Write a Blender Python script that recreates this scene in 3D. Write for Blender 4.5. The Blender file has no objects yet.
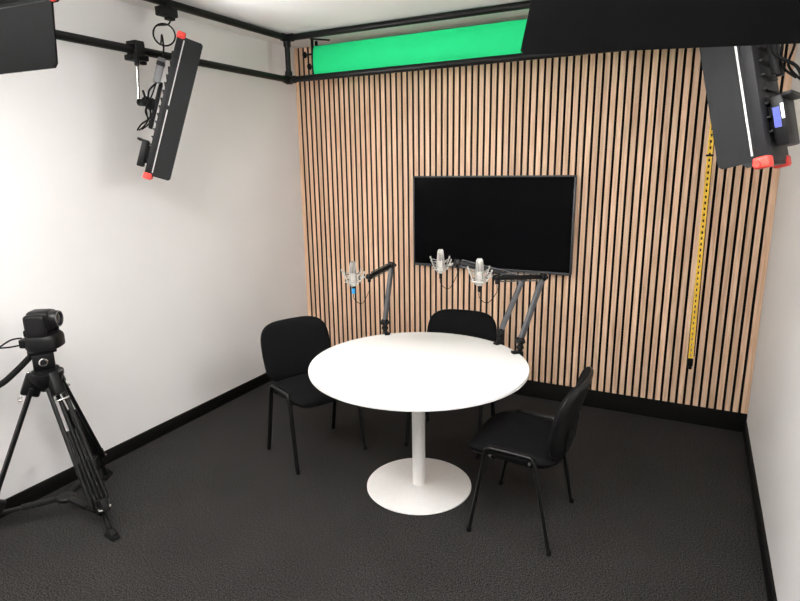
import bpy, bmesh, math, random
from mathutils import Vector, Matrix
random.seed(7)
PI = math.pi
scene = bpy.context.scene
C = scene.collection
V = Vector

# ------------------------------------------------------------------ materials
def mat(name, col, rough=0.5, metal=0.0, var=0.0, vscale=30, bump=0.0, bscale=200, spec=None, emit=None, estr=0, sheen=0):
    m = bpy.data.materials.new(name); m.use_nodes = True
    nt = m.node_tree; b = nt.nodes['Principled BSDF']
    b.inputs['Base Color'].default_value = (*col, 1)
    b.inputs['Roughness'].default_value = rough
    b.inputs['Metallic'].default_value = metal
    if spec is not None: b.inputs['Specular IOR Level'].default_value = spec
    if sheen: b.inputs['Sheen Weight'].default_value = sheen
    if emit:
        b.inputs['Emission Color'].default_value = (*emit, 1)
        b.inputs['Emission Strength'].default_value = estr
    tc = nt.nodes.new('ShaderNodeTexCoord')
    n = nt.nodes.new('ShaderNodeTexNoise'); n.inputs['Scale'].default_value = vscale; n.inputs['Detail'].default_value = 4
    nt.links.new(tc.outputs['Object'], n.inputs['Vector'])
    r = nt.nodes.new('ShaderNodeValToRGB')
    k = var
    r.color_ramp.elements[0].position = 0.3; r.color_ramp.elements[1].position = 0.7
    r.color_ramp.elements[0].color = (*[c * (1 - k) for c in col], 1)
    r.color_ramp.elements[1].color = (*[min(1, c * (1 + k)) for c in col], 1)
    nt.links.new(n.outputs['Fac'], r.inputs['Fac']); nt.links.new(r.outputs['Color'], b.inputs['Base Color'])
    if bump:
        n2 = nt.nodes.new('ShaderNodeTexNoise'); n2.inputs['Scale'].default_value = bscale; n2.inputs['Detail'].default_value = 3
        nt.links.new(tc.outputs['Object'], n2.inputs['Vector'])
        bp = nt.nodes.new('ShaderNodeBump'); bp.inputs['Strength'].default_value = bump; bp.inputs['Distance'].default_value = 0.004
        nt.links.new(n2.outputs['Fac'], bp.inputs['Height']); nt.links.new(bp.outputs['Normal'], b.inputs['Normal'])
    return m

M = {}
M['wall'] = mat('white wall paint', (0.79, 0.775, 0.765), 0.75, var=0.015, vscale=3, bump=0.05, bscale=120, spec=0.25)
M['ceiling'] = mat('white ceiling paint', (0.85, 0.85, 0.84), 0.9, var=0.01, vscale=2)
M['skirting'] = mat('black skirting paint', (0.006, 0.0058, 0.0055), 0.5, var=0.1, spec=0.1)
M['felt'] = mat('black acoustic felt', (0.012, 0.009, 0.008), 0.95, var=0.3, vscale=300, spec=0.1)
M['table_white'] = mat('white laminate', (0.87, 0.86, 0.84), 0.42, var=0.01, vscale=5, spec=0.35)
M['steel_white'] = mat('white powder coat', (0.80, 0.785, 0.76), 0.5, var=0.02, vscale=40, spec=0.35)
M['fabric'] = mat('black woven upholstery', (0.0055, 0.0055, 0.006), 0.95, var=0.35, vscale=420, bump=0.35, bscale=500, spec=0.1)
M['shell'] = mat('black moulded plastic', (0.005, 0.005, 0.0054), 0.36, var=0.1, vscale=60, spec=0.35)
M['black_tube'] = mat('black epoxy steel tube', (0.004, 0.004, 0.004), 0.35, var=0.1, vscale=60, spec=0.3)
M['pipe'] = mat('black painted pipe', (0.0055, 0.0055, 0.0055), 0.4, var=0.15, vscale=40, spec=0.25)
M['fitting'] = mat('black cast fitting', (0.006, 0.006, 0.006), 0.5, var=0.2, vscale=90, bump=0.1, spec=0.2)
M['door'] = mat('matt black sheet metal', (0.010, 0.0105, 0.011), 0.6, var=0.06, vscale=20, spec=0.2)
M['shaded_door'] = mat('shaded black sheet metal', (0.0018, 0.0018, 0.002), 0.55, var=0.06, vscale=20, spec=0.05)  # darker copy of the door metal, shade on the near doors painted in
M['body'] = mat('dark grey aluminium body', (0.014, 0.014, 0.015), 0.5, var=0.1, vscale=40, spec=0.2)
M['dark'] = mat('black plastic', (0.0045, 0.0045, 0.005), 0.42, var=0.1, vscale=80, spec=0.22)
M['rubber'] = mat('black rubber', (0.006, 0.006, 0.006), 0.7, var=0.1, vscale=80, spec=0.15)
M['grey'] = mat('mid grey plastic', (0.13, 0.13, 0.135), 0.5, var=0.08, vscale=60)
M['arm_grey'] = mat('dark grey painted arm', (0.075, 0.078, 0.083), 0.42, var=0.06, vscale=60)
M['red'] = mat('red plastic corner', (0.72, 0.045, 0.03), 0.45, var=0.08, vscale=60)
M['chrome'] = mat('brushed steel', (0.72, 0.71, 0.69), 0.25, 1.0, var=0.05, vscale=80)
M['edge'] = mat('pale anodised strip', (0.55, 0.54, 0.52), 0.5, 0.1, var=0.03, vscale=60)
M['silver'] = mat('satin nickel', (0.60, 0.58, 0.545), 0.38, 0.75, var=0.08, vscale=90)
M['mesh_grey'] = mat('grey wire mesh', (0.16, 0.155, 0.145), 0.5, 0.4, var=0.2, vscale=300)
M['cord'] = mat('grey elastic cord', (0.42, 0.41, 0.39), 0.8, var=0.1, vscale=200)
M['blue'] = mat('blue plastic boot', (0.03, 0.33, 0.72), 0.45, var=0.05, vscale=80)
M['label_blue'] = mat('blue display', (0.06, 0.08, 0.35), 0.3, var=0.1, vscale=80)
M['white_label'] = mat('white sticker', (0.85, 0.85, 0.85), 0.5, var=0.01)
M['green'] = mat('chroma green fabric', (0.02, 0.74, 0.26), 0.75, var=0.02, vscale=8, bump=0.04, bscale=300, spec=0.2)
M['yellow'] = mat('yellow plastic chain', (0.84, 0.53, 0.045), 0.5, var=0.06, vscale=90)
M['screen'] = mat('black glossy screen', (0.002, 0.002, 0.0024), 0.22, var=0.02, spec=0.03)
M['bezel'] = mat('charcoal bezel', (0.035, 0.036, 0.04), 0.38, var=0.05, vscale=60)
M['lens'] = mat('lens glass', (0.02, 0.022, 0.03), 0.05, var=0.05)
M['diffuser'] = mat('lit diffuser', (0.9, 0.9, 0.9), 0.6, var=0.0, emit=(1, 0.985, 0.97), estr=22)
M['fill_down'] = mat('fill lamp lower panel', (0.9, 0.9, 0.9), 0.6, emit=(1, 0.99, 0.98), estr=12.5)
M['fill_up'] = mat('fill lamp upper panel', (0.9, 0.9, 0.9), 0.6, emit=(1, 0.99, 0.985), estr=29)  # upward glow of the added lamps, there to brighten the ceiling

def carpet_mat():
    m = bpy.data.materials.new('charcoal loop carpet'); m.use_nodes = True
    nt = m.node_tree; b = nt.nodes['Principled BSDF']; L = nt.links.new
    tc = nt.nodes.new('ShaderNodeTexCoord')
    n = nt.nodes.new('ShaderNodeTexNoise'); n.inputs['Scale'].default_value = 165; n.inputs['Detail'].default_value = 5; n.inputs['Roughness'].default_value = 0.75
    L(tc.outputs['Object'], n.inputs['Vector'])
    r = nt.nodes.new('ShaderNodeValToRGB')
    e = r.color_ramp.elements
    e[0].position = 0.43; e[0].color = (0.0045, 0.0042, 0.0042, 1)
    e[1].position = 0.60; e[1].color = (0.062, 0.058, 0.0565, 1)
    L(n.outputs['Fac'], r.inputs['Fac'])
    n3 = nt.nodes.new('ShaderNodeTexNoise'); n3.inputs['Scale'].default_value = 2.5; n3.inputs['Detail'].default_value = 3
    L(tc.outputs['Object'], n3.inputs['Vector'])
    r3 = nt.nodes.new('ShaderNodeValToRGB'); r3.color_ramp.elements[0].color = (0.8, 0.8, 0.8, 1); r3.color_ramp.elements[1].color = (1.2, 1.2, 1.2, 1)
    L(n3.outputs['Fac'], r3.inputs['Fac'])
    mx = nt.nodes.new('ShaderNodeMix'); mx.data_type = 'RGBA'; mx.blend_type = 'MULTIPLY'; mx.inputs['Factor'].default_value = 1
    L(r.outputs['Color'], mx.inputs[6]); L(r3.outputs['Color'], mx.inputs[7]); L(mx.outputs[2], b.inputs['Base Color'])
    b.inputs['Roughness'].default_value = 0.95; b.inputs['Specular IOR Level'].default_value = 0.04
    bp = nt.nodes.new('ShaderNodeBump'); bp.inputs['Strength'].default_value = 0.6; bp.inputs['Distance'].default_value = 0.006
    L(n.outputs['Fac'], bp.inputs['Height']); L(bp.outputs['Normal'], b.inputs['Normal'])
    return m
M['carpet'] = carpet_mat()

XL, XR, YB, ZC, YF = -1.868, 1.706, 1.536, 2.76, -3.3
NS = 74
PITCH = (XR - XL) / NS
def wood_mat():
    m = bpy.data.materials.new('light oak veneer slats'); m.use_nodes = True
    nt = m.node_tree; b = nt.nodes['Principled BSDF']; L = nt.links.new
    tc = nt.nodes.new('ShaderNodeTexCoord')
    sep = nt.nodes.new('ShaderNodeSeparateXYZ'); L(tc.outputs['Object'], sep.inputs[0])
    d = nt.nodes.new('ShaderNodeMath'); d.operation = 'SUBTRACT'; d.inputs[1].default_value = XL; L(sep.outputs['X'], d.inputs[0])
    q = nt.nodes.new('ShaderNodeMath'); q.operation = 'DIVIDE'; q.inputs[1].default_value = PITCH; L(d.outputs[0], q.inputs[0])
    fl = nt.nodes.new('ShaderNodeMath'); fl.operation = 'FLOOR'; L(q.outputs[0], fl.inputs[0])
    wn = nt.nodes.new('ShaderNodeTexWhiteNoise'); wn.noise_dimensions = '1D'; L(fl.outputs[0], wn.inputs['W'])
    # grain: noise stretched along z, offset per slat
    cmb = nt.nodes.new('ShaderNodeCombineXYZ')
    ad = nt.nodes.new('ShaderNodeMath'); ad.operation = 'MULTIPLY_ADD'; ad.inputs[1].default_value = 37.0; L(wn.outputs['Value'], ad.inputs[0]); L(sep.outputs['Z'], ad.inputs[2])
    mu = nt.nodes.new('ShaderNodeMath'); mu.operation = 'MULTIPLY'; mu.inputs[1].default_value = 0.045; L(ad.outputs[0], mu.inputs[0])
    L(sep.outputs['X'], cmb.inputs['X']); L(sep.outputs['Y'], cmb.inputs['Y']); L(mu.outputs[0], cmb.inputs['Z'])
    n = nt.nodes.new('ShaderNodeTexNoise'); n.inputs['Scale'].default_value = 60; n.inputs['Detail'].default_value = 5; n.inputs['Roughness'].default_value = 0.6
    L(cmb.outputs[0], n.inputs['Vector'])
    r = nt.nodes.new('ShaderNodeValToRGB'); e = r.color_ramp.elements
    e[0].position = 0.30; e[0].color = (0.56, 0.345, 0.215, 1)
    e[1].position = 0.72; e[1].color = (0.84, 0.60, 0.425, 1)
    L(n.outputs['Fac'], r.inputs['Fac'])
    hv = nt.nodes.new('ShaderNodeMapRange'); hv.inputs['To Min'].default_value = 0.86; hv.inputs['To Max'].default_value = 1.10; L(wn.outputs['Value'], hv.inputs['Value'])
    hs = nt.nodes.new('ShaderNodeHueSaturation'); L(hv.outputs['Result'], hs.inputs['Value']); L(r.outputs['Color'], hs.inputs['Color'])
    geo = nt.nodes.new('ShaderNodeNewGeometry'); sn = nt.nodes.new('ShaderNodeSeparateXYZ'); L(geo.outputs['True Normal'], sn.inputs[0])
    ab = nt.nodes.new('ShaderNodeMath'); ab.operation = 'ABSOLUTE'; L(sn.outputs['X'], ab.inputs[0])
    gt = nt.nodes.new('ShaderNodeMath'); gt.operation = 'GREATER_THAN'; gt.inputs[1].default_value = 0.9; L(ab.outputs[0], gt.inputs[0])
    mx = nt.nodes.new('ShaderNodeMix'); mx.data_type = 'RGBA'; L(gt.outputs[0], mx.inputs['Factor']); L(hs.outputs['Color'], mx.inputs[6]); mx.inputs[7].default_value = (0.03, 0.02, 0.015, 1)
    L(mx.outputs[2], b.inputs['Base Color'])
    b.inputs['Roughness'].default_value = 0.55; b.inputs['Specular IOR Level'].default_value = 0.3
    return m
M['wood'] = wood_mat()

# ------------------------------------------------------------------ mesh helpers
def box(bm, cx, cy, cz, sx, sy, sz, mtx=None, bev=0.0, seg=2):
    t = bmesh.new()
    bmesh.ops.create_cube(t, size=1)
    for v in t.verts: v.co = V((v.co.x * sx, v.co.y * sy, v.co.z * sz))
    if bev: bmesh.ops.bevel(t, geom=t.edges[:], offset=bev, segments=seg, affect='EDGES', profile=0.5)
    T = Matrix.Translation((cx, cy, cz))
    if mtx is not None: T = mtx @ T
    t.transform(T); merge(bm, t)
def merge(bm, t):
    me = bpy.data.meshes.new('tmp'); t.to_mesh(me); t.free(); bm.from_mesh(me); bpy.data.meshes.remove(me)
def frame_to(d, up=V((0, 0, 1))):
    d = d.normalized()
    if abs(d.dot(up)) > 0.98: up = V((1, 0, 0)) if abs(d.x) < 0.9 else V((0, 1, 0))
    x = d.cross(up).normalized(); y = x.cross(d).normalized()
    return x, y
def smooth_pts(pts, n=6):
    P = [V(p) for p in pts]
    if len(P) < 3: return P
    out = []
    for i in range(len(P) - 1):
        p0 = P[max(i - 1, 0)]; p1 = P[i]; p2 = P[i + 1]; p3 = P[min(i + 2, len(P) - 1)]
        for k in range(n):
            t = k / n
            out.append(0.5 * ((2 * p1) + (p2 - p0) * t + (2 * p0 - 5 * p1 + 4 * p2 - p3) * t * t + (3 * p1 - p0 - 3 * p2 + p3) * t ** 3))
    out.append(P[-1]); return out
def round_path(pts, r, n=5):
    P = [V(p) for p in pts]; out = [P[0]]
    for i in range(1, len(P) - 1):
        a = (P[i - 1] - P[i]); b = (P[i + 1] - P[i]); k = min(r, a.length * .45, b.length * .45)
        A = P[i] + a.normalized() * k; B = P[i] + b.normalized() * k
        for j in range(n + 1):
            t = j / n
            out.append(A * (1 - t) ** 2 + P[i] * 2 * t * (1 - t) + B * t * t)
    out.append(P[-1]); return out
def tube(bm, pts, r, seg=10, smooth=0, ry=None, cap=True, up=V((0, 0, 1))):
    P = smooth_pts(pts, smooth) if smooth else [V(p) for p in pts]
    rs = r if isinstance(r, (list, tuple)) else [r] * len(P)
    rings = []; x = None
    for i, p in enumerate(P):
        d = (P[min(i + 1, len(P) - 1)] - P[max(i - 1, 0)])
        if d.length < 1e-9: d = V((0, 0, 1))
        d.normalize()
        if x is None: x, y = frame_to(d, up)
        else:
            x = (x - d * x.dot(d)).normalized(); y = x.cross(d).normalized()
        ra = rs[i] if i < len(rs) else rs[-1]; rb = ry if ry else ra
        rings.append([bm.verts.new(p + x * (ra * math.cos(2 * PI * k / seg)) + y * (rb * math.sin(2 * PI * k / seg))) for k in range(seg)])
    for a, b in zip(rings, rings[1:]):
        for k in range(seg):
            f = bm.faces.new((a[k], a[(k + 1) % seg], b[(k + 1) % seg], b[k])); f.smooth = True
    if cap:
        bm.faces.new(rings[0][::-1]); bm.faces.new(rings[-1])
def lathe(bm, prof, seg=48, mtx=None):
    t = bmesh.new(); rings = []
    for (r, z) in prof:
        if r < 1e-6: rings.append([t.verts.new((0, 0, z))])
        else: rings.append([t.verts.new((r * math.cos(2 * PI * k / seg), r * math.sin(2 * PI * k / seg), z)) for k in range(seg)])
    for a, b in zip(rings, rings[1:]):
        for k in range(seg):
            k2 = (k + 1) % seg
            if len(a) == 1 and len(b) == 1: continue
            if len(a) == 1: f = t.faces.new((a[0], b[k], b[k2]))
            elif len(b) == 1: f = t.faces.new((a[k], a[k2], b[0]))
            else: f = t.faces.new((a[k], a[k2], b[k2], b[k]))
            f.smooth = True
    bmesh.ops.recalc_face_normals(t, faces=t.faces[:])
    if mtx is not None: t.transform(mtx)
    merge(bm, t)
def along(p, d):
    """matrix that puts local z on direction d at p"""
    d = V(d).normalized(); x, y = frame_to(d)
    return Matrix(((x.x, y.x, d.x, p[0]), (x.y, y.y, d.y, p[1]), (x.z, y.z, d.z, p[2]), (0, 0, 0, 1)))
def rod(bm, a, b, r, seg=14, bev=None):
    a = V(a); b = V(b); L = (b - a).length; e = bev if bev is not None else min(r * .25, L * .2)
    lathe(bm, [(0, 0), (r - e, 0), (r, e), (r, L - e), (r - e, L), (0, L)], seg, along(a, b - a))
def bar(bm, a, b, w, h, bev=0.002, up=V((0, 0, 1))):
    """rectangular bar from a to b"""
    a = V(a); b = V(b); d = (b - a); L = d.length; d.normalize(); x, y = frame_to(d, up); m = (a + b) / 2
    mt = Matrix(((x.x, y.x, d.x, m.x), (x.y, y.y, d.y, m.y), (x.z, y.z, d.z, m.z), (0, 0, 0, 1)))
    box(bm, 0, 0, 0, w, h, L, mt, bev)
def slab(bm, outline, rings, fn):
    """closed pillow: outline = 2D points; rings = [(scale, height)] from centre top to centre bottom; fn(x,y,h) -> 3D"""
    n = len(outline); R = []
    for (s, h) in rings:
        if s < 1e-6: R.append([bm.verts.new(fn(0, 0, h))])
        else: R.append([bm.verts.new(fn(x * s, y * s, h)) for x, y in outline])
    for a, b in zip(R, R[1:]):
        for k in range(n):
            k2 = (k + 1) % n
            if len(a) == 1: f = bm.faces.new((a[0], b[k], b[k2]))
            elif len(b) == 1: f = bm.faces.new((a[k], a[k2], b[0]))
            else: f = bm.faces.new((a[k], a[k2], b[k2], b[k]))
            f.smooth = True
    bmesh.ops.recalc_face_normals(bm, faces=bm.faces[:])
def supere(a, b, n=4.0, seg=48, taper=0.0):
    out = []
    for k in range(seg):
        t = 2 * PI * k / seg; c, s = math.cos(t), math.sin(t)
        y = math.copysign(abs(s) ** (2 / n), s) * b
        x = math.copysign(abs(c) ** (2 / n), c) * a * (1 + taper * y / b)
        out.append((x, y))
    return out

def obj(name, bm, m, parent=None, smooth_angle=True):
    me = bpy.data.meshes.new(name); bm.to_mesh(me); bm.free()
    if smooth_angle:
        for p in me.polygons: p.use_smooth = True
    me.materials.append(m)
    try: me.set_sharp_from_angle(angle=math.radians(38))
    except Exception: pass
    o = bpy.data.objects.new(name, me); C.objects.link(o)
    if parent is not None: o.parent = parent
    return o
def thing(name, label, cat, loc=(0, 0, 0), rz=0, group=None):
    o = bpy.data.objects.new(name, None); C.objects.link(o); o.empty_display_size = .1
    o.location = loc; o.rotation_euler = (0, 0, rz); return tag(o, label, cat, group)
def tag(o, label, cat, group=None):
    o['label'] = label; o['category'] = cat
    if group: o['group'] = group
    return o
def struct(name, bm, m, parent=None, smooth=False):
    o = obj(name, bm, m, parent, smooth)
    if parent is None: o['kind'] = 'structure'
    return o
def dup(root, label, loc=None, rz=None):
    r = root.copy(); C.objects.link(r); r['label'] = label
    if loc is not None: r.location = loc
    if rz is not None: r.rotation_euler = (0, 0, rz)
    for ch in list(root.children):
        c = ch.copy(); C.objects.link(c); c.parent = r
        for g in list(ch.children):
            d = g.copy(); C.objects.link(d); d.parent = c
    return r
def new(): return bmesh.new()

# ------------------------------------------------------------------ the room
W = 0.12
b = new(); box(b, (XL + XR) / 2, (YB + .05 + YF) / 2, -W / 2, XR - XL + 2 * W, YB + .05 - YF + 2 * W, W); struct('floor', b, M['carpet'])
b = new(); box(b, (XL + XR) / 2, (YB + .05 + YF) / 2, ZC + W / 2, XR - XL + 2 * W, YB + .05 - YF + 2 * W, W); struct('ceiling', b, M['ceiling'])
b = new(); box(b, XL - W / 2, (YB + .05 + YF) / 2, ZC / 2, W, YB + .05 - YF, ZC); struct('wall_left', b, M['wall'])
b = new(); box(b, XR + W / 2, (YB + .05 + YF) / 2, ZC / 2, W, YB + .05 - YF, ZC); struct('wall_right', b, M['wall'])
b = new(); box(b, (XL + XR) / 2, YF - W / 2, ZC / 2, XR - XL + 2 * W, W, ZC); struct('wall_front', b, M['wall'])
b = new(); box(b, (XL + XR) / 2, YB + .05 + W / 2, ZC / 2, XR - XL + 2 * W, W, ZC); struct('wall_back', b, M['wall'])
ZS = 0.136
b = new(); box(b, (XL + XR) / 2, YB + .034, (ZS + ZC) / 2, XR - XL, .032, ZC - ZS); struct('trim_1', b, M['felt'])
b = new()
GAP = 0.0158
for i in range(NS):
    x0 = XL + i * PITCH + GAP * .5; x1 = XL + (i + 1) * PITCH - GAP * .5
    if i == 0: x0 = XL + .001
    if i == NS - 1: x1 = XR - .001
    box(b, (x0 + x1) / 2, YB + .009, (ZS + ZC - .004) / 2, x1 - x0, .018, ZC - .004 - ZS, None, 0.0012, 1)
struct('trim_2', b, M['wood'])
b = new(); box(b, (XL + XR) / 2, YB + .025, ZS / 2, XR - XL, .05, ZS, None, .002); struct('baseboard_back', b, M['skirting'])
b = new(); box(b, XL + .0075, (YB + YF) / 2, .0433, .015, YB - YF, .0866, None, .002); struct('baseboard_left', b, M['skirting'])
b = new(); box(b, XR - .0075, (YB + YF) / 2, .0433, .015, YB - YF, .0866, None, .002); struct('baseboard_right', b, M['skirting'])
b = new(); box(b, (XL + XR) / 2, YF + .0075, .0433, XR - XL - .04, .015, .0866, None, .002); struct('baseboard_front', b, M['skirting'])

# ------------------------------------------------------------------ table
t = thing('round_table', 'white round pedestal table with a flat disc base in the middle of the carpet', 'table', (0, 0, 0))
b = new(); lathe(b, [(0, .714), (.586, .714), (.592, .717), (.5935, .722), (.5935, .734), (.592, .738), (.588, .74), (0, .74)], 128); obj('tabletop', b, M['table_white'], t)
b = new(); lathe(b, [(.037, .009), (.037, .70)], 40); lathe(b, [(0, .700), (.13, .700), (.13, .7135), (0, .7135)], 40); obj('column', b, M['steel_white'], t)
b = new(); lathe(b, [(0, .0), (.297, .0), (.299, .002), (.299, .006), (.297, .0085), (.05, .0095), (.043, .012), (.039, .013), (0, .013)], 96); obj('base', b, M['steel_white'], t)

# ------------------------------------------------------------------ chairs (front is -Y)
def make_chair(label, loc, rz):
    t = thing('conference_chair', label, 'chair', loc, rz, 'black conference chairs around the round table')
    # seat cushion
    b = new()
    def fs(x, y, h):
        drop = 0.026 * max(0, (-y - .08) / .13) ** 2                       # waterfall front
        dish = -0.010 * (1 - min(1, (x / .24) ** 2)) * (1 - min(1, (y / .21) ** 2))
        return V((x, y - .018, .455 + h - drop + dish + .012 * (-y / .2)))
    slab(b, supere(.235, .228, 4.6, 56, -0.03), [(0, .022), (.4, .022), (.75, .021), (.9, .017), (.97, .008), (1, -.006), (.99, -.018), (.95, -.027), (0, -.028)], fs)
    seat = obj('seat', b, M['fabric'], t)
    b = new()
    slab(b, supere(.225, .216, 4.6, 48, -0.03), [(0, -.026), (.96, -.026), (.985, -.030), (.97, -.038), (.88, -.046), (0, -.046)], fs)
    obj('seat_pan', b, M['shell'], t)
    # backrest
    ca = math.radians(14)
    def fb(x, y, h):
        yy = y; curve = -0.046 * (x / .24) ** 2
        z = .632 + yy * math.cos(ca); d = .232 + yy * math.sin(ca) + curve + .018 * (yy / .19) ** 2 * (1 if yy < 0 else .2)
        return V((x, d - h * math.cos(ca), z + h * math.sin(ca)))
    out = supere(.243, .196, 4.4, 60, 0.0)
    out = [(x * (1 - .05 * max(0, y / .196) ** 2 - .10 * max(0, -y / .196) ** 1.5), y) for x, y in out]
    b = new()
    slab(b, out, [(0, .020), (.5, .020), (.82, .018), (.93, .013), (.985, .004), (1, -.004), (.97, -.008), (0, -.008)], fb)
    back = obj('backrest', b, M['fabric'], t)
    b = new()
    slab(b, out, [(0, -.006), (.97, -.006), (1.006, -.005), (1.012, -.010), (.99, -.019), (.93, -.023), (.85, -.024), (0, -.024)], fb)
    obj('back_shell', b, M['shell'], t)['label'] = 'smooth black plastic back cover'
    # side rails and legs
    for s in (-1, 1):
        fx, rx = .243 * s, .236 * s
        b = new()
        fl = [(fx, -.200, .0), (rx, -.128, .425)]; bl = [(fx, .200, .0), (rx, .118, .425)]
        path = round_path([(rx, -.128, .425), (rx - .001 * s, -.119, .478), (rx, .100, .472), (rx, .118, .425)], .040, 6)
        tube(b, path, .0095, 12, ry=.0145); obj('side_rail', b, M['black_tube'], t)
        for (p, q) in (fl, bl):
            b = new(); p2 = V(p) + (V(q) - V(p)) * .03
            tube(b, [p2, q], .0095, 12, ry=.0145)
            lg = obj('leg', b, M['black_tube'], t)
            b = new(); lathe(b, [(0, 0), (.012, 0), (.013, .003), (.013, .022), (.012, .024), (0, .024)], 16, Matrix.Translation(V(p)) @ Matrix.Shear('XY', 4, (0, 0)))
            obj('foot_cap', b, M['rubber'], lg)
    for y in (-.10, .09):
        b = new(); tube(b, [(-.234, y, .436), (-.2, y, .402), (.2, y, .402), (.234, y, .436)], .008, 10); obj('cross_bar', b, M['black_tube'], t)
    for s in (-1, 1):
        b = new(); p = smooth_pts([(.11 * s, .02, .425), (.11 * s, .16, .424), (.11 * s, .212, .447), (.105 * s, .228, .52), (.105 * s, .238, .58)], 6)
        tube(b, p, .0125, 10, ry=.0045)
        obj('back_bracket', b, M['black_tube'], t)
    return t
ch = make_chair('black fabric conference chair at the left of the table near the white wall', (-.780, .100, 0), math.radians(64.6))
dup(ch, 'black conference chair tucked behind the table, only its backrest showing above the top', (-.050, .610, 0), math.radians(4))
dup(ch, 'black conference chair at the right of the table seen from its side', (.613, -.040, 0), math.radians(-91.5))

# ------------------------------------------------------------------ television
t = thing('television', 'large black flat screen television mounted on the wooden slat wall', 'television', (-.110, YB, 1.352))
TW, TH = 1.254, .707
b = new(); box(b, 0, -.040, 0, TW, .030, TH, None, .004); box(b, 0, -.020, -.05, TW * .8, .022, TH * .6, None, .006); obj('housing', b, M['dark'], t)
b = new()
for (x, z, sx, sz) in ((0, TH / 2 - .006, TW, .012), (0, -TH / 2 + .009, TW, .018), (-TW / 2 + .006, 0, .012, TH), (TW / 2 - .006, 0, .012, TH)):
    box(b, x, -.0565, z, sx, .007, sz, None, .0012)
obj('bezel', b, M['bezel'], t)
b = new(); box(b, 0, -.0555, .003, TW - .02, .002, TH - .026); obj('screen', b, M['screen'], t)
b = new(); box(b, 0, -.004, 0, .40, .012, .30, None, .002); obj('wall_bracket', b, M['fitting'], t)

# ------------------------------------------------------------------ overhead pipe frame
FX0, FX1, FY0, FY1, FZ0, FZ1, PR = -1.590, 1.510, -1.36, 1.085, 2.437, 2.733, .0225
t = thing('overhead_pipe_frame', 'black tubular pipe frame running round the room under the ceiling', 'frame', (0, 0, 0))
def rail(a, c): 
    b = new(); rod(b, a, c, PR, 20, .001); obj('rail', b, M['pipe'], t)
for z in (FZ0, FZ1):
    rail((FX0, FY0, z), (FX0, FY1, z)); rail((FX1, FY0, z), (FX1, FY1, z))
    rail((FX0, FY1, z), (FX1, FY1, z)); rail((FX0, FY0, z), (FX1, FY0, z))
for x in (FX0, FX1):
    for y in (FY0, FY1):
        b = new(); rod(b, (x, y, FZ0), (x, y, FZ1), PR * .9, 20, .001); obj('post', b, M['pipe'], t)
        sx = 1 if x < 0 else -1; sy = 1 if y < 0 else -1
        for z in (FZ0, FZ1):
            b = new(); k = 1 if z == FZ0 else -1
            top = min(ZC - .001, z + (.034))
            rod(b, (x - sx * .030, y, z), (x + sx * .062, y, z), PR * 1.24, 20, .003)
            rod(b, (x, y - sy * .030, z), (x, y + sy * .062, z), PR * 1.24, 20, .003)
            if k > 0: rod(b, (x, y, z - .030), (x, y, z + .062), PR * 1.22, 20, .003)
            else: rod(b, (x, y, top - .002 if top - .002 < ZC else ZC - .002), (x, y, z - .062), PR * 1.22, 20, .003)
            obj('corner_fitting', b, M['fitting'], t)

# ------------------------------------------------------------------ green backdrop roll
GX0, GX1, GY, GZ0, GZ1 = -1.497, 1.230, 1.300, 2.462, 2.702
t = thing('green_backdrop', 'bright green chroma backdrop bundled behind the black pipe rails on the slat wall', 'backdrop', ((GX0 + GX1) / 2, GY, GZ0))
L2 = (GX1 - GX0) / 2
b = new(); prof = []
hz = GZ1 - GZ0
for k in range(13):
    a = k / 12; z = a * hz; prof.append((-.020 * math.sin(PI * a) ** .6, z))
n0 = len(prof)
loop = prof + [(.055, hz), (.055, 0)]
va = [b.verts.new((-L2, y, z)) for y, z in loop]; vb = [b.verts.new((L2, y, z)) for y, z in loop]
for k in range(len(loop)):
    k2 = (k + 1) % len(loop); b.faces.new((va[k], va[k2], vb[k2], vb[k]))
b.faces.new(va[::-1]); b.faces.new(vb); bmesh.ops.recalc_face_normals(b, faces=b.faces[:])
obj('fabric', b, M['green'], t)
for s in (-1, 1):
    b = new(); x = s * (L2 + .011)
    box(b, x, .018, hz * .5, .016, .065, hz * .96, None, .004)
    box(b, x - s * .0, -.004, hz + .022, .02, .016, .060, None, .003); box(b, x + s * -.0, .050, hz + .020, .02, .016, .055, None, .003)
    bar(b, (x, -.03, hz + .050), (x - s * .0 + (.10 if s < 0 else -.10), .09, hz + .050), .018, .010)
    br = obj('end_bracket', b, M['fitting'], t)
    for (z, l) in ((.185, .060), (.095, .02)):
        b = new(); rod(b, (x + s * .004, .0, z), (x + s * (.012 + l), .0, z), .0075, 12); rod(b, (x + s * (.012 + l), .0, z), (x + s * (.028 + l), .0, z), .024, 18); 
        obj('hook_knob', b, M['dark'], br)

# yellow pull chain
t = thing('pull_chain', 'yellow backdrop pull chain with black dots hanging straight down before the slat wall', 'chain', (1.330, 1.30, .50))
b = new(); z = .555
zt = 2.60 - .50
z = .05; k = 0
def xo(z): return -.020 * (z / 2.1)
for s in (-1, 1):
    tube(b, [(xo(.045) + s * .0095, 0, .045), (xo(1.0) + s * .0095, 0, 1.0), (xo(zt) + s * .0095, 0, zt)], .0052, 8)
while z < zt:
    box(b, xo(z), 0, z, .018, .008, .021, None, .003, 1); z += .036
obj('chain', b, M['yellow'], t)
b = new(); z = .032
box(b, 0, .004, .045 + zt / 2 - .02, .0, .0, .0) if False else None
tube(b, [(xo(.05), .0030, .05), (xo(1), .0030, 1.0), (xo(zt), .0030, zt)], .0065, 6, ry=.0015); obj('dark_cord', b, M['dark'], t)
b = new(); tube(b, [(.019, .010, .06), (.019 + xo(1) - .004, .010, 1.0), (.019 + xo(zt), .010, zt)], .0028, 6); obj('return_cord', b, M['dark'], t)
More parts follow.
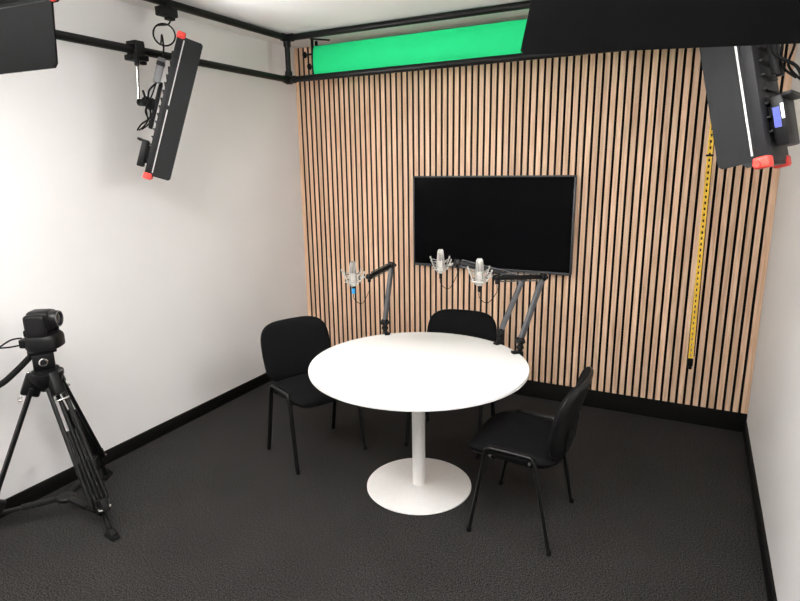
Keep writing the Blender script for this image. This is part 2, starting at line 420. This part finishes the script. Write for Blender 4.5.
b = new(); box(b, .0, 0, .022, .034, .026, .056, None, .008, 3); box(b, .002, 0, -.015, .022, .018, .022, None, .005); obj('counterweight', b, M['dark'], t)
b = new(); box(b, xo(1.32) , 0, 1.32, .042, .016, .012, None, .003); obj('clip', b, M['dark'], t)

# ------------------------------------------------------------------ studio panel lights
LL, LW, LT, DW0 = .79, .28, .040, .102
def basis(Xv, Zv, c):
    Xv = V(Xv).normalized(); Zv = V(Zv).normalized(); Yv = Zv.cross(Xv)
    return Matrix(((Xv.x, Yv.x, Zv.x, c[0]), (Xv.y, Yv.y, Zv.y, c[1]), (Xv.z, Yv.z, Zv.z, c[2]), (0, 0, 0, 1)))
def make_light(label, mtx, hang, flare=0.0, side_box=1, DW=DW0, far_side=0, far_open=0, near_open=0, dm='door'):
    """hang: world points from the clamp on the pipe to the light's back"""
    t = bpy.data.objects.new('studio_light', None); C.objects.link(t); t.matrix_world = mtx
    tag(t, label, 'studio light', 'long panel lights with black barn doors hung from the pipe frame')
    b = new(); box(b, 0, 0, -LT / 2 - .004, LL - .02, LW, LT - .008, None, .004)
    for e in (-1, 1):                                          # raised rim round the diffuser
        box(b, 0, e * (LW / 2 - .003), -.002, LL - .02, .006, .020); box(b, e * (LL / 2 - .016), 0, -.002, .008, LW, .020)
    for k in range(15):                                        # cooling fins
        box(b, -.30 + k * .0429, 0, -LT - .006, .006, LW * .62, .010)
    obj('body', b, M['body'], t)
    b = new(); box(b, 0, 0, .0, LL - .07, LW - .03, .006, None, .002); obj('diffuser', b, M['diffuser'], t)
    for s in (-1, 1):
        b = new()
        for (x0, x1) in ((-LL / 2 + .03, -.012), (.012, LL / 2 - .03)):
            box(b, (x0 + x1) / 2, s * (LW / 2 + .0085), -.001, x1 - x0, .004, .006, None, .001, 1)
        hs = obj('hinge_strip', b, M['edge' if dm == 'door' else 'dark'], t)
        if dm == 'door': hs['label'] = 'pale metal hinge strip'
        b = new(); y = s * (LW / 2 + .004)
        x0 = LL / 2 - .012; x1 = x0 + flare
        pts = [(-x0, -0.003), (x0, -0.003), (x1, DW - .01), (x1 - .01, DW), (-x1 + .01, DW), (-x1, DW - .01)]
        th = .0025
        fo = math.radians(far_open if s == far_side else near_open)
        def dp(px, pz, o): return (px, y + s * pz * math.sin(fo) + o * math.cos(fo), pz * math.cos(fo) - s * o * math.sin(fo) - .006)
        va = [b.verts.new(dp(px, pz, -th)) for px, pz in pts]; vb = [b.verts.new(dp(px, pz, th)) for px, pz in pts]
        b.faces.new(va); b.faces.new(vb[::-1])
        for k in range(len(pts)):
            k2 = (k + 1) % len(pts); b.faces.new((va[k], vb[k], vb[k2], va[k2]))
        bmesh.ops.recalc_face_normals(b, faces=b.faces[:])
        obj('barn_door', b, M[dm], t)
        for e in (-1, 1):
            b = new(); box(b, e * (LL / 2 - .006), s * (LW / 2 - .018), -LT / 2 - .001, .036, .056, LT + .006, None, .008, 3)
            rod(b, (e * (LL / 2 - .002), s * (LW / 2 + .004), -.010), (e * (LL / 2 - .002), s * (LW / 2 + .018), -.010), .011, 12)
            obj('corner_cap', b, M['red'], t)['label'] = 'red plastic corner'
    for e in (-1, 1):
        b = new(); box(b, e * (LL / 2 - .004), 0, -LT / 2, .016, LW - .09, LT - .004, None, .003); obj('end_plate', b, M['dark'], t)
    # rear yoke, power box, control box, cable
    b = new(); zb = -LT - .018
    bar(b, (-.13, -.03, zb - .01), (.13, -.03, zb - .01), .022, .020); bar(b, (-.13, .03, zb - .01), (.13, .03, zb - .01), .022, .020)
    box(b, 0, 0, zb - .035, .060, .090, .045, None, .006); rod(b, (0, -.062, zb - .055), (0, .062, zb - .055), .021, 20)
    obj('yoke', b, M['dark'], t)
    b = new(); rod(b, (.0, .062, zb - .055), (.0, .088, zb - .055), .028, 18); rod(b, (0, .088, zb - .055), (.05, .10, zb - .085), .006, 10); obj('lock_knob', b, M['rubber'], t)
    b = new(); y = -side_box * .085
    box(b, .18, y, zb - .030, .135, .048, .038, None, .005); pw = obj('power_supply', b, M['grey'], t)
    b = new(); box(b, .215, y, zb - .030, .026, .054, .044, None, .006); obj('strap', b, M['dark'], pw)
    b = new(); box(b, -0.275, side_box * -.02, zb - .014, .150, .150, .036, None, .006); box(b, -0.275, side_box * -.02, zb - .008, .10, .10, .05, None, .004); cb = obj('control_box', b, M['dark'], t)
    b = new(); box(b, -0.265, -.02 * side_box - .0765, zb - .010, .060, .003, .018); obj('display', b, M['label_blue'], cb)
    b = new(); box(b, -0.250, -.02 * side_box - .0765, zb - .026, .045, .003, .008); obj('sticker', b, M['white_label'], cb)
    b = new(); box(b, -0.205, side_box * -.02, zb - .044, .012, .17, .028, None, .003); obj('mount_plate', b, M['fitting'], cb)
    b = new()
    tube(b, [(.11, y, zb - .03), (.06, y * 1.1, zb - .055), (0, y * 1.2, zb - .045), (-.07, y * .9, zb - .02), (-.12, -.02, zb - .06), (-.16, -.04, zb - .075)], .005, 8, 6)
    tube(b, [(.11, y + .012, zb - .03), (.04, y * 1.3, zb - .035), (-.05, y * 1.15, zb - .05), (-.10, .02, zb - .02), (-.15, .03, zb - .05)], .004, 8, 6)
    tube(b, [(.03, .05, zb - .03), (-.03, .09, zb - .05), (-.10, .06, zb - .03), (-.16, .05, zb - .06)], .004, 8, 6)
    obj('cable', b, M['rubber'], t)
    # hanger
    inv = mtx.inverted()
    P = [inv @ V(p) for p in hang]
    P.append(V((0, 0, zb - .05)))
    b = new(); tube(b, round_path(P[:-1], .03, 5), .0085, 12); hp = obj('hanging_pole', b, M['chrome'], t); hp['label'] = 'shiny steel drop pole'
    b = new(); rod(b, P[-2] + (P[-2] - P[-1]).normalized() * .0, P[-1], .019, 18); obj('pole_grip', b, M['rubber'], t)
    top = V(hang[0]); b = new()
    R = inv
    def wb(cx, cy, cz, sx, sy, sz, bev=.004): box(b, cx, cy, cz, sx, sy, sz, R, bev)
    return t, b, wb
def clamp(t, b, wb, top, axis):
    # a pipe clamp hugging the rail above the pole's top; axis = 'x' or 'y' rail direction
    cx, cy = top[0], top[1]; cz = FZ0
    def w(dx, dy, dz, sx, sy, sz, bev=.004):
        if axis == 'y': wb(cx + dx, cy + dy, cz + dz, sx, sy, sz, bev)
        else: wb(cx + dy, cy + dx, cz + dz, sy, sx, sz, bev)
    w(0, 0, .036, .075, .060, .020, .003); w(-.033, 0, .0, .014, .06, .070, .003); w(.033, 0, .0, .014, .06, .070, .003)
    w(0, 0, -.042, .085, .10, .030, .006); w(.050, -.045, -.052, .020, .022, .085, .006); w(0, .040, -.058, .03, .03, .03, .004)
    obj('pipe_clamp', b, M['fitting'], t)

def light_frame(a_deg, t_deg):
    a = math.radians(a_deg); tt = math.radians(t_deg)
    return V((math.sin(tt) * math.cos(a), math.sin(tt) * math.sin(a), math.cos(tt))), V((math.cos(tt) * math.cos(a), math.cos(tt) * math.sin(a), -math.sin(tt)))
# left-hand light
Xv, Zv = light_frame(48, 18.5); cL = (-1.455, -.226, 2.115)
top = (FX0, -.290, FZ0 - .05)
lt = make_light('long black panel light with red corners hanging tilted over the left white wall', basis(Xv, Zv, cL),
                [top, (FX0 - .012, -.300, 2.165), (-1.585, -.318, 2.158)], side_box=-1)
clamp(*lt, top, 'y')
# right-hand light
Xv, Zv = light_frame(163, 14); cR = (1.372, -.438, 2.155)
top = (FX1, -.40, FZ0 - .05)
lt = make_light('long black panel light with red corners and blue control box at the right wall', basis(Xv, Zv, cR),
                [top, (FX1 + .012, -.42, 2.185), (1.500, -.43, 2.175)], side_box=1)
clamp(*lt, top, 'y')
# two near lights, aimed down at the table
DWN = .165
def down_light(label, A, yaw, end, pitch, DWN, flare, no=0):
    a = math.radians(yaw); X = V((math.cos(a), math.sin(a), 0)); h = V((-math.sin(a), math.cos(a), 0))
    p = math.radians(pitch); N = h * math.cos(p) + V((0, 0, -1)) * math.sin(p)
    S = -(h * math.sin(p) + V((0, 0, 1)) * math.cos(p))
    c = V(A) - X * (end * (LL / 2 - .012 + flare)) - S * (LW / 2 + .004) - (N * math.cos(math.radians(no)) + S * math.sin(math.radians(no))) * (DWN - .007)
    m = basis(X, N, c); FS = -1 if (m.to_3x3() @ V((0, 1, 0))).dot(S) > 0 else 1
    zb = -LT - .068
    bk = m @ V((0, 0, zb))
    top = (bk.x, FY0, FZ0 - .05)
    lt = make_light(label, m, [top, (top[0], top[1], 2.345), tuple(bk + (V((top[0], top[1], 2.345)) - bk) * .35 + V((0, 0, .0)))], flare=flare, DW=DWN, far_side=FS, far_open=165, near_open=no, dm='shaded_door')
    clamp(*lt, top, 'x')
    return c
down_light('near panel light whose wide black barn door crosses the top right corner', (.893, -1.327, 2.029), 18.5, -1, 82, .165, .030)
down_light('near panel light whose black barn door fills the top left corner', (-.135, -1.736, 2.036), 4, 1, 50, .155, -.014, 40)

# power socket and looped cable over the left light
t = thing('power_socket', 'small black socket box under the upper pipe above the left light', 'socket', (FX0, -.045, 2.68))
b = new(); box(b, 0, 0, .002, .063, .115, .050, None, .005); box(b, 0, .02, -.026, .040, .050, .026, None, .004); obj('housing', b, M['fitting'], t)
b = new(); box(b, -.0285, 0, .040, .006, .034, .060, None, .002); obj('bracket', b, M['fitting'], t); b = new(); box(b, .0285, 0, .040, .006, .034, .060, None, .002); obj('bracket', b, M['fitting'], t)
b = new()
cx, cy, cz, rr = -1.603, -.066, 2.556, .060
import itertools
dirx = V((.72, .69, 0)).normalized()
pts = [V((-1.586, -.025, 2.640)), V((-1.575, -.060, 2.61))]
cc = V((cx, cy, cz))
for k in range(0, 15):
    a = math.radians(130) - k * 2 * PI / 13
    pts.append(cc + dirx * (rr * math.cos(a)) + V((0, 0, rr * math.sin(a))) + V((.0, -.0012 * k, 0)))
pts = [pts[0], pts[1]] + [cc + dirx * (rr * math.cos(math.radians(125 + k * 30))) + V((.0006 * k, -.0006 * k, rr * math.sin(math.radians(125 + k * 30)))) for k in range(0, 17)]
m0 = basis(*light_frame(48, 18.5), cL)
pts += [m0 @ V((.36, .105, -LT - .075)), m0 @ V((.30, .085, -LT - .052)), m0 @ V((.2535, .085, -LT - .048))]
tube(b, pts, .0048, 8, 5)
tag(obj('power_cable', b, M['rubber'], None), 'thin black power cable looped once above the left panel light', 'cable')

# ------------------------------------------------------------------ microphones and boom arms
def table_clamp(bm, p, d):
    """C clamp on the table edge: p on the edge, d = outward direction"""
    d = V((d[0], d[1], 0)).normalized(); s = V((-d.y, d.x, 0)); p = V((p[0], p[1], 0))
    mt = Matrix(((d.x, s.x, 0, p.x), (d.y, s.y, 0, p.y), (0, 0, 1, 0), (0, 0, 0, 1)))
    box(bm, -.012, 0, .7465, .062, .034, .012, mt, .003); box(bm, .014, 0, .705, .014, .034, .094, mt, .003); box(bm, -.010, 0, .664, .05, .030, .012, mt, .003)
    rod(bm, mt @ V((-.018, 0, .640)), mt @ V((-.018, 0, .7105)), .006, 10); rod(bm, mt @ V((-.018, 0, .703)), mt @ V((-.018, 0, .7125)), .014, 14)
    rod(bm, mt @ V((-.018 - .022, 0, .638)), mt @ V((-.018 + .022, 0, .638)), .004, 8)
def boom_arm(label, base, elbow, end):
    base = V(base); elbow = V(elbow); end = V(end)
    t = thing('boom_arm', label, 'microphone arm', (base.x, base.y, .74), 0, 'microphone boom arms clamped to the table edge')
    T = Matrix.Translation((-base.x, -base.y, -.74))
    def fin(name, b, m, par=t): b.transform(T); return obj(name, b, m, par)
    d = V((base.x, base.y, 0)).normalized(); edge = d * .594
    b = new(); table_clamp(b, edge, d); fin('table_clamp', b, M['dark'])
    b = new(); q = V((base.x, base.y, 0)); lo = V((base.x, base.y, .752)); rod(b, lo, V((base.x, base.y, .806)), .015, 16); rod(b, V((base.x, base.y, .764)), V((base.x, base.y, .784)), .021, 18); fin('swivel_post', b, M['fitting'])
    low = V((base.x, base.y, .812)); dv = (elbow - low).normalized()
    side = dv.cross((end - elbow).normalized()).normalized()
    b = new(); rod(b, low - side * .022, low + side * .022, .021, 18); rod(b, low - side * .036, low + side * .036, .008, 10); fin('lower_joint', b, M['dark'])
    b = new(); bar(b, low + dv * .010, elbow - dv * .008, .030, .023, .004, side); fin('lower_arm', b, M['arm_grey'])
    b = new(); off = side * .0; rod(b, elbow - side * .020, elbow + side * .020, .021, 18); rod(b, elbow - side * .034, elbow + side * .034, .009, 10); fin('elbow_joint', b, M['dark'])
    u = (end - elbow).normalized(); up = u.cross(side).normalized()
    b = new(); bar(b, elbow + u * .012, end - u * .012, .024, .020, .004, side)
    fin('upper_arm', b, M['dark'])
    b = new(); rod(b, elbow + u * .05 + up * .020, end - u * .03 + up * .020, .0035, 8); rod(b, elbow + u * .05 - up * .020, end - u * .03 - up * .020, .0035, 8)
    for q in (elbow + u * .05, end - u * .03): rod(b, q - up * .022, q + up * .022, .004, 8)
    fin('tension_spring', b, M['arm_grey'])
    b = new(); rod(b, end - side * .017, end + side * .017, .017, 16); rod(b, end + V((0, 0, .012)), end - V((0, 0, .034)), .010, 12); fin('end_joint', b, M['dark'])
    return t
def microphone(label, p, arm_end, scale=1.0, cab=None, boot=None):
    """p = centre of the shock mount ring"""
    p = V(p); e = V(arm_end); t = thing('condenser_microphone', label, 'microphone', tuple(p), 0, 'silver studio microphones in shock mounts over the table')
    t.scale = (scale,) * 3
    d = V((e.x - p.x, e.y - p.y, 0)).normalized(); s = V((-d.y, d.x, 0))
    b = new(); lathe(b, [(0, -.052), (.014, -.052), (.020, -.048), (.023, -.040), (.0245, -.02), (.0245, .020), (.0235, .022), (0, .022)], 32); obj('body', b, M['silver'], t)
    b = new(); lathe(b, [(.0218, .021), (.0232, .024), (.0205, .060), (.0175, .092), (.0155, .099), (.010, .103), (0, .104)], 32)
    gm = obj('grille', b, M['mesh_grey'], t)
    b = new()
    for k in range(14):
        a = 2 * PI * k / 14; c, sn = math.cos(a), math.sin(a)
        tube(b, [(c * .0237, sn * .0237, .024), (c * .0212, sn * .0212, .060), (c * .0180, sn * .0180, .092), (c * .011, sn * .011, .103)], .0019, 6)
    lathe(b, [(.0248, .021), (.0262, .022), (.0262, .028), (.0248, .029)], 32)
    obj('grille_bars', b, M['silver'], gm)
    # shock mount
    b = new()
    def ring(r, z, th):
        pts = [V((r * math.cos(2 * PI * k / 32), r * math.sin(2 * PI * k / 32), z)) for k in range(33)]; tube(b, pts, th, 8, cap=False)
    ring(.034, -.020, .0030); ring(.034, .018, .0030); ring(.052, -.029, .0036)
    lathe(b, [(.0, -.060), (.017, -.060), (.027, -.050), (.028, -.040), (.0262, -.040), (.0255, -.048), (0, -.054)], 28)
    for k in range(4):
        a = 2 * PI * (k + .5) / 4; v = d * math.cos(a) + s * math.sin(a)
        tube(b, [v * .027 + V((0, 0, -.046)), v * .050 + V((0, 0, -.030)), v * .072 + V((0, 0, .0)), v * .092 + V((0, 0, .040))], .0036, 8, 4)
        rod(b, v * .034 + V((0, 0, -.020)), v * .034 + V((0, 0, .018)), .003, 8)
        rod(b, v * .092 + V((0, 0, .032)), v * .092 + V((0, 0, .047)), .0055, 8)
    loc = (e - p) / scale
    rod(b, d * .047 + V((0, 0, -.008)), d * .066 + V((0, 0, -.002)), .007, 10); rod(b, d * .066 + V((0, 0, -.002)), loc - (loc - d * .066).normalized() * .0275, .0065, 10)
    rod(b, d * .066 - s * .012 + V((0, 0, -.002)), d * .066 + s * .012 + V((0, 0, -.002)), .011, 14)
    sm = obj('shock_mount', b, M['silver'], t)
    b = new()
    for k in range(8):
        a = 2 * PI * (k + .5) / 8; a2 = 2 * PI * (round((k + .5) / 2 - .25) + .5) / 4
        v = V((math.cos(a), math.sin(a), 0)); w = d * math.cos(a2) + s * math.sin(a2)
        rod(b, v * .034 + V((0, 0, .018)), w * .088 + V((0, 0, .031)), .0017, 6, 0); rod(b, v * .034 + V((0, 0, -.020)), w * .072 + V((0, 0, .0)), .0017, 6, 0)
    obj('elastic_cord', b, M['cord'], sm)
    b = new(); rod(b, (0, 0, -.060), (0, 0, -.098 if boot is None else -.078), .0095, 14); xc = obj('cable_plug', b, M['dark'], t)
    zl = -.098
    if boot is not None:
        b = new(); rod(b, (0, 0, -.074), (0, 0, -.112), .0115, 14); obj('coloured_boot', b, M['blue'], xc)['label'] = 'bright blue plug sleeve'; zl = -.112
    b = new(); c1 = V((0, 0, zl)); ee = loc - V((0, 0, .043))
    dr = .10
    tube(b, [c1 + V((0, 0, .004)), c1 + V((0, 0, -.03)), c1 * .55 + ee * .45 + V((0, 0, -dr * .95)) if False else c1 + d * .03 + V((0, 0, -.065)), d * (ee.to_2d().length * .6) + V((0, 0, zl - .062)), ee + V((0, 0, -.045)), ee], .0022, 6, 8)
    obj('cable', b, M['dark'], t)
    return t
A1 = dict(base=(-.437, .427, .76), elbow=(-.438, .535, 1.166), end=(-.463, .288, 1.131))
A2 = dict(base=(.301, .509, .76), elbow=(.390, .648, 1.117), end=(.037, .471, 1.225))
A3 = dict(base=(.456, .390, .76), elbow=(.535, .537, 1.160), end=(.359, .236, 1.195))
boom_arm('dark grey boom arm clamped at the left rear table edge, apart from the others', **A1)
boom_arm('grey boom arm on the rear table edge reaching far left below the screen', **A2)
boom_arm('grey boom arm clamped at the right rear table edge, rightmost of the three', **A3)
microphone('silver microphone with a bright blue plug, leftmost, in front of the slats', (-.538, .224, 1.135), A1['end'], .92, boot=1)
microphone('silver microphone in front of the lower left of the television screen', (-.050, .427, 1.212), A2['end'], .88)
microphone('silver microphone right of centre overlapping the bottom edge of the television', (.274, .197, 1.208), A3['end'], .90)

# ------------------------------------------------------------------ tripod with remote camera
TX, TY = -1.553, -1.080
t = thing('tripod', 'black twin-tube video tripod standing on the carpet beside the left wall', 'tripod', (TX, TY, 0))
feet = [V((-1.171 - TX, -1.109 - TY, 0)), V((-1.715 - TX, -.735 - TY, 0)), V((-1.755 - TX, -1.395 - TY, 0))]
HZ = .765
for f in feet:
    d = f.normalized(); s = V((-d.y, d.x, 0)); topp = d * .065 + V((0, 0, HZ - .02)); ft = f * .985 + V((0, 0, .035))
    ax = (ft - topp)
    b = new()
    for k in (-1, 1): 
        tube(b, [topp + s * (.034 * k), topp + ax * .80 + s * (.042 * k)], .0105, 12)
    tube(b, [topp + ax * .10, topp + ax * .80], .009, 12)
    for k in (-1, 1): tube(b, [topp + ax * .30 + s * (.017 * k), topp + ax * .86 + s * (.020 * k)], .008, 10)
    leg = obj('leg', b, M['black_tube'], t)
    b = new(); bar(b, topp + ax * -.09, topp + ax * .06, .085, .050, .010, s); obj('leg_shoulder', b, M['dark'], leg)
    b = new(); bar(b, topp + ax * .78, topp + ax * .87, .104, .036, .008, s); obj('leg_clamp', b, M['fitting'], leg)
    for q in (.075, .825):
        b = new(); c0 = topp + ax * q + d * .026
        tube(b, round_path([c0 - s * .026, c0 - s * .028 + d * .016, c0 + s * .028 + d * .016, c0 + s * .026], .014, 4), .0055, 8)
        obj('latch_lever', b, M['chrome'], leg)['label'] = 'pale metal latch lever'
    b = new(); tube(b, [topp + ax * .88, ft + V((0, 0, -.002))], .012, 12); rod(b, ft + V((0, 0, .008)), ft + d * .03 + V((0, 0, -.018)), .020, 14); 
    box(b, 0, 0, 0, .085, .040, .022, Matrix.Translation(f + V((0, 0, .011))) @ Matrix.Rotation(math.atan2(d.y, d.x), 4, 'Z'), .008, 3); obj('foot', b, M['rubber'], leg)
hub = V((0, 0, .105))
for f in feet:
    b = new(); d = f.normalized(); bar(b, hub + d * .035, f * .86 + V((0, 0, .115)), .026, .014, .003); bar(b, hub + d * .04 + V((0, 0, .004)), hub + d * .20 + V((0, 0, .008)), .034, .020, .003); obj('spreader_arm', b, M['fitting'], t)
b = new(); lathe(b, [(0, .092), (.040, .092), (.046, .097), (.046, .112), (.040, .118), (0, .118)], 24); obj('spreader_hub', b, M['dark'], t)
b = new(); lathe(b, [(0, HZ - .05), (.035, HZ - .05), (.062, HZ - .02), (.080, HZ + .025), (.080, HZ + .045), (0, HZ + .045)], 32); obj('bowl', b, M['dark'], t)
b = new()
vd = V((.76, -.43, 0)).normalized()      # right side of the fluid head
hd = V((.43, .76, 0)).normalized()
lathe(b, [(0, HZ + .044), (.050, HZ + .044), (.050, HZ + .065), (0, HZ + .065)], 28)
mh = Matrix.Translation((0, 0, HZ + .105)) @ Matrix.Rotation(math.radians(-30), 4, 'Z')
box(b, 0, 0, 0, .070, .095, .085, mh, .010, 3); box(b, 0, 0, .055, .085, .125, .022, mh, .004)
head = obj('fluid_head', b, M['dark'], t)
b = new(); v0 = (mh @ V((.030, -.040, .0)))
cdir = V((.85, -.52, 0)).normalized(); c0 = V((0, 0, HZ + .108)) + cdir * .040
rod(b, c0, c0 + cdir * .014, .021, 22); obj('tilt_knob', b, M['chrome'], head)['label'] = 'round silver ringed knob'
b = new(); rod(b, c0 + cdir * .012, c0 + cdir * .017, .014, 20); obj('knob_centre', b, M['dark'], head)
b = new(); c1 = V((-.052, -.05, HZ + .05)); rod(b, c1, c1 + cdir * .03, .010, 12); obj('drag_lever', b, M['chrome'], head)
b = new()
tube(b, [(-.03, -.04, HZ + .135), (-.075, -.100, HZ + .065), (-.12, -.16, HZ + .01), (-.19, -.25, HZ - .02), (-.25, -.33, HZ - .02)], .015, 14, 6); obj('pan_handle', b, M['rubber'], t)

ptz = thing('video_camera', 'black pan tilt video camera with a round lens mounted on the tripod', 'camera', (TX + .010, TY + .016, HZ + .1722), math.radians(33))
ptz.scale = (.98, .98, .98)
b = new()
slab(b, supere(.082, .078, 3.0, 40), [(0, 0), (.92, 0), (.98, .004), (1.0, .012), (1.0, .050), (.96, .062), (.86, .072), (0, .076)], lambda x, y, h: V((x, y, h)))
box(b, -.072, -.035, .035, .045, .06, .045, None, .008)
obj('base', b, M['dark'], ptz)
b = new()
for s in (-1, 1): box(b, -.004, s * .060, .120, .100, .024, .120, None, .018, 4)
box(b, -.02, 0, .085, .10, .12, .04, None, .012, 3)
obj('yoke_arm', b, M['dark'], ptz)
b = new(); box(b, -.002, 0, .140, .108, .094, .104, None, .022, 4)
hd_ = obj('camera_head', b, M['dark'], ptz)
b = new(); X0 = Matrix.Translation((0.045, 0, .145)) @ Matrix.Rotation(PI / 2, 4, 'Y')
lathe(b, [(0, 0), (.040, 0), (.042, .006), (.042, .036), (.039, .041), (.034, .041), (.033, .034), (0, .034)], 36, X0); ln = obj('lens_barrel', b, M['shell'], hd_)
b = new(); lathe(b, [(0, .038), (.02, .037), (.0325, .0345)], 36, X0); obj('lens_glass', b, M['lens'], hd_)
b = new(); lathe(b, [(.036, .0405), (.040, .0405), (.040, .0425), (.036, .0425), (.036, .0405)], 36, X0); obj('lens_ring', b, M['grey'], hd_)
b = new()
T = ptz.matrix_basis.inverted()
base_w = V((TX - .09, TY - .04, HZ + .21))
for k, dz in ((0, .02), (1, -.012)):
    tube(b, [(-.088, -.035 - .01 * k, .04 + dz), (-.13, -.06 - .01 * k, .038 + dz), (-.20, -.10, .024 - dz * .3), (-.27, -.17, .015), (-.30, -.24, -.05)], .0042, 8, 6)
obj('cable', b, M['rubber'], ptz)

# ------------------------------------------------------------------ unseen fill lamps added to brighten ceiling and room (light up and down)
for k, (x, y) in enumerate(((-1.10, -2.05), (.80, -2.05), (-.05, -2.75))):
    t = thing('fill_lamp', ['added square fill lamp over the left front of the room', 'added square fill lamp over the right front of the room', 'added square fill lamp near the front wall'][k], 'added fill lamp', (x, y, 2.50), 0, 'added square fill lamps')
    b = new()
    for (px, py, sx, sy) in ((0, .3, .62, .02), (0, -.3, .62, .02), (.3, 0, .02, .6), (-.3, 0, .02, .6)): box(b, px, py, .015, sx, sy, .035, None, .002)
    obj('frame', b, M['steel_white'], t)
    b = new(); box(b, 0, 0, .006, .575, .575, .012); obj('lower_panel', b, M['fill_down'], t)
    b = new(); box(b, 0, 0, .024, .575, .575, .012); obj('upper_panel', b, M['fill_up'], t)
    for sx in (-.29, .29):
        b = new(); rod(b, (sx, 0, .02), (sx, 0, .259), .003, 8); obj('suspension_rod', b, M['chrome'], t)

# ------------------------------------------------------------------ world, camera
w = bpy.data.worlds.new('room ambient'); scene.world = w; w.use_nodes = True
w.node_tree.nodes['Background'].inputs['Color'].default_value = (1, .98, .95, 1)
w.node_tree.nodes['Background'].inputs['Strength'].default_value = 0.05
cam = bpy.data.cameras.new('camera'); co = bpy.data.objects.new('camera', cam); C.objects.link(co); scene.camera = co
r = V((0.89049049, 0.45476318, -0.01473564)); u = V((-0.09144003, 0.21058985, 0.97328857)); f = V((-0.44571898, 0.86535678, -0.22911182))
co.matrix_world = Matrix(((r.x, u.x, -f.x, 1.28037716), (r.y, u.y, -f.y, -2.69047889), (r.z, u.z, -f.z, 1.790724), (0, 0, 0, 1)))
cam.sensor_fit = 'HORIZONTAL'; cam.sensor_width = 36; cam.lens = 575.1069 / 800 * 36; cam.clip_start = .02
scene.view_settings.view_transform = 'Standard'
scene.view_settings.look = 'None'
scene.view_settings.exposure = 0.34
scene.cycles.use_denoising = True
scene.cycles.max_bounces = 10; scene.cycles.diffuse_bounces = 6
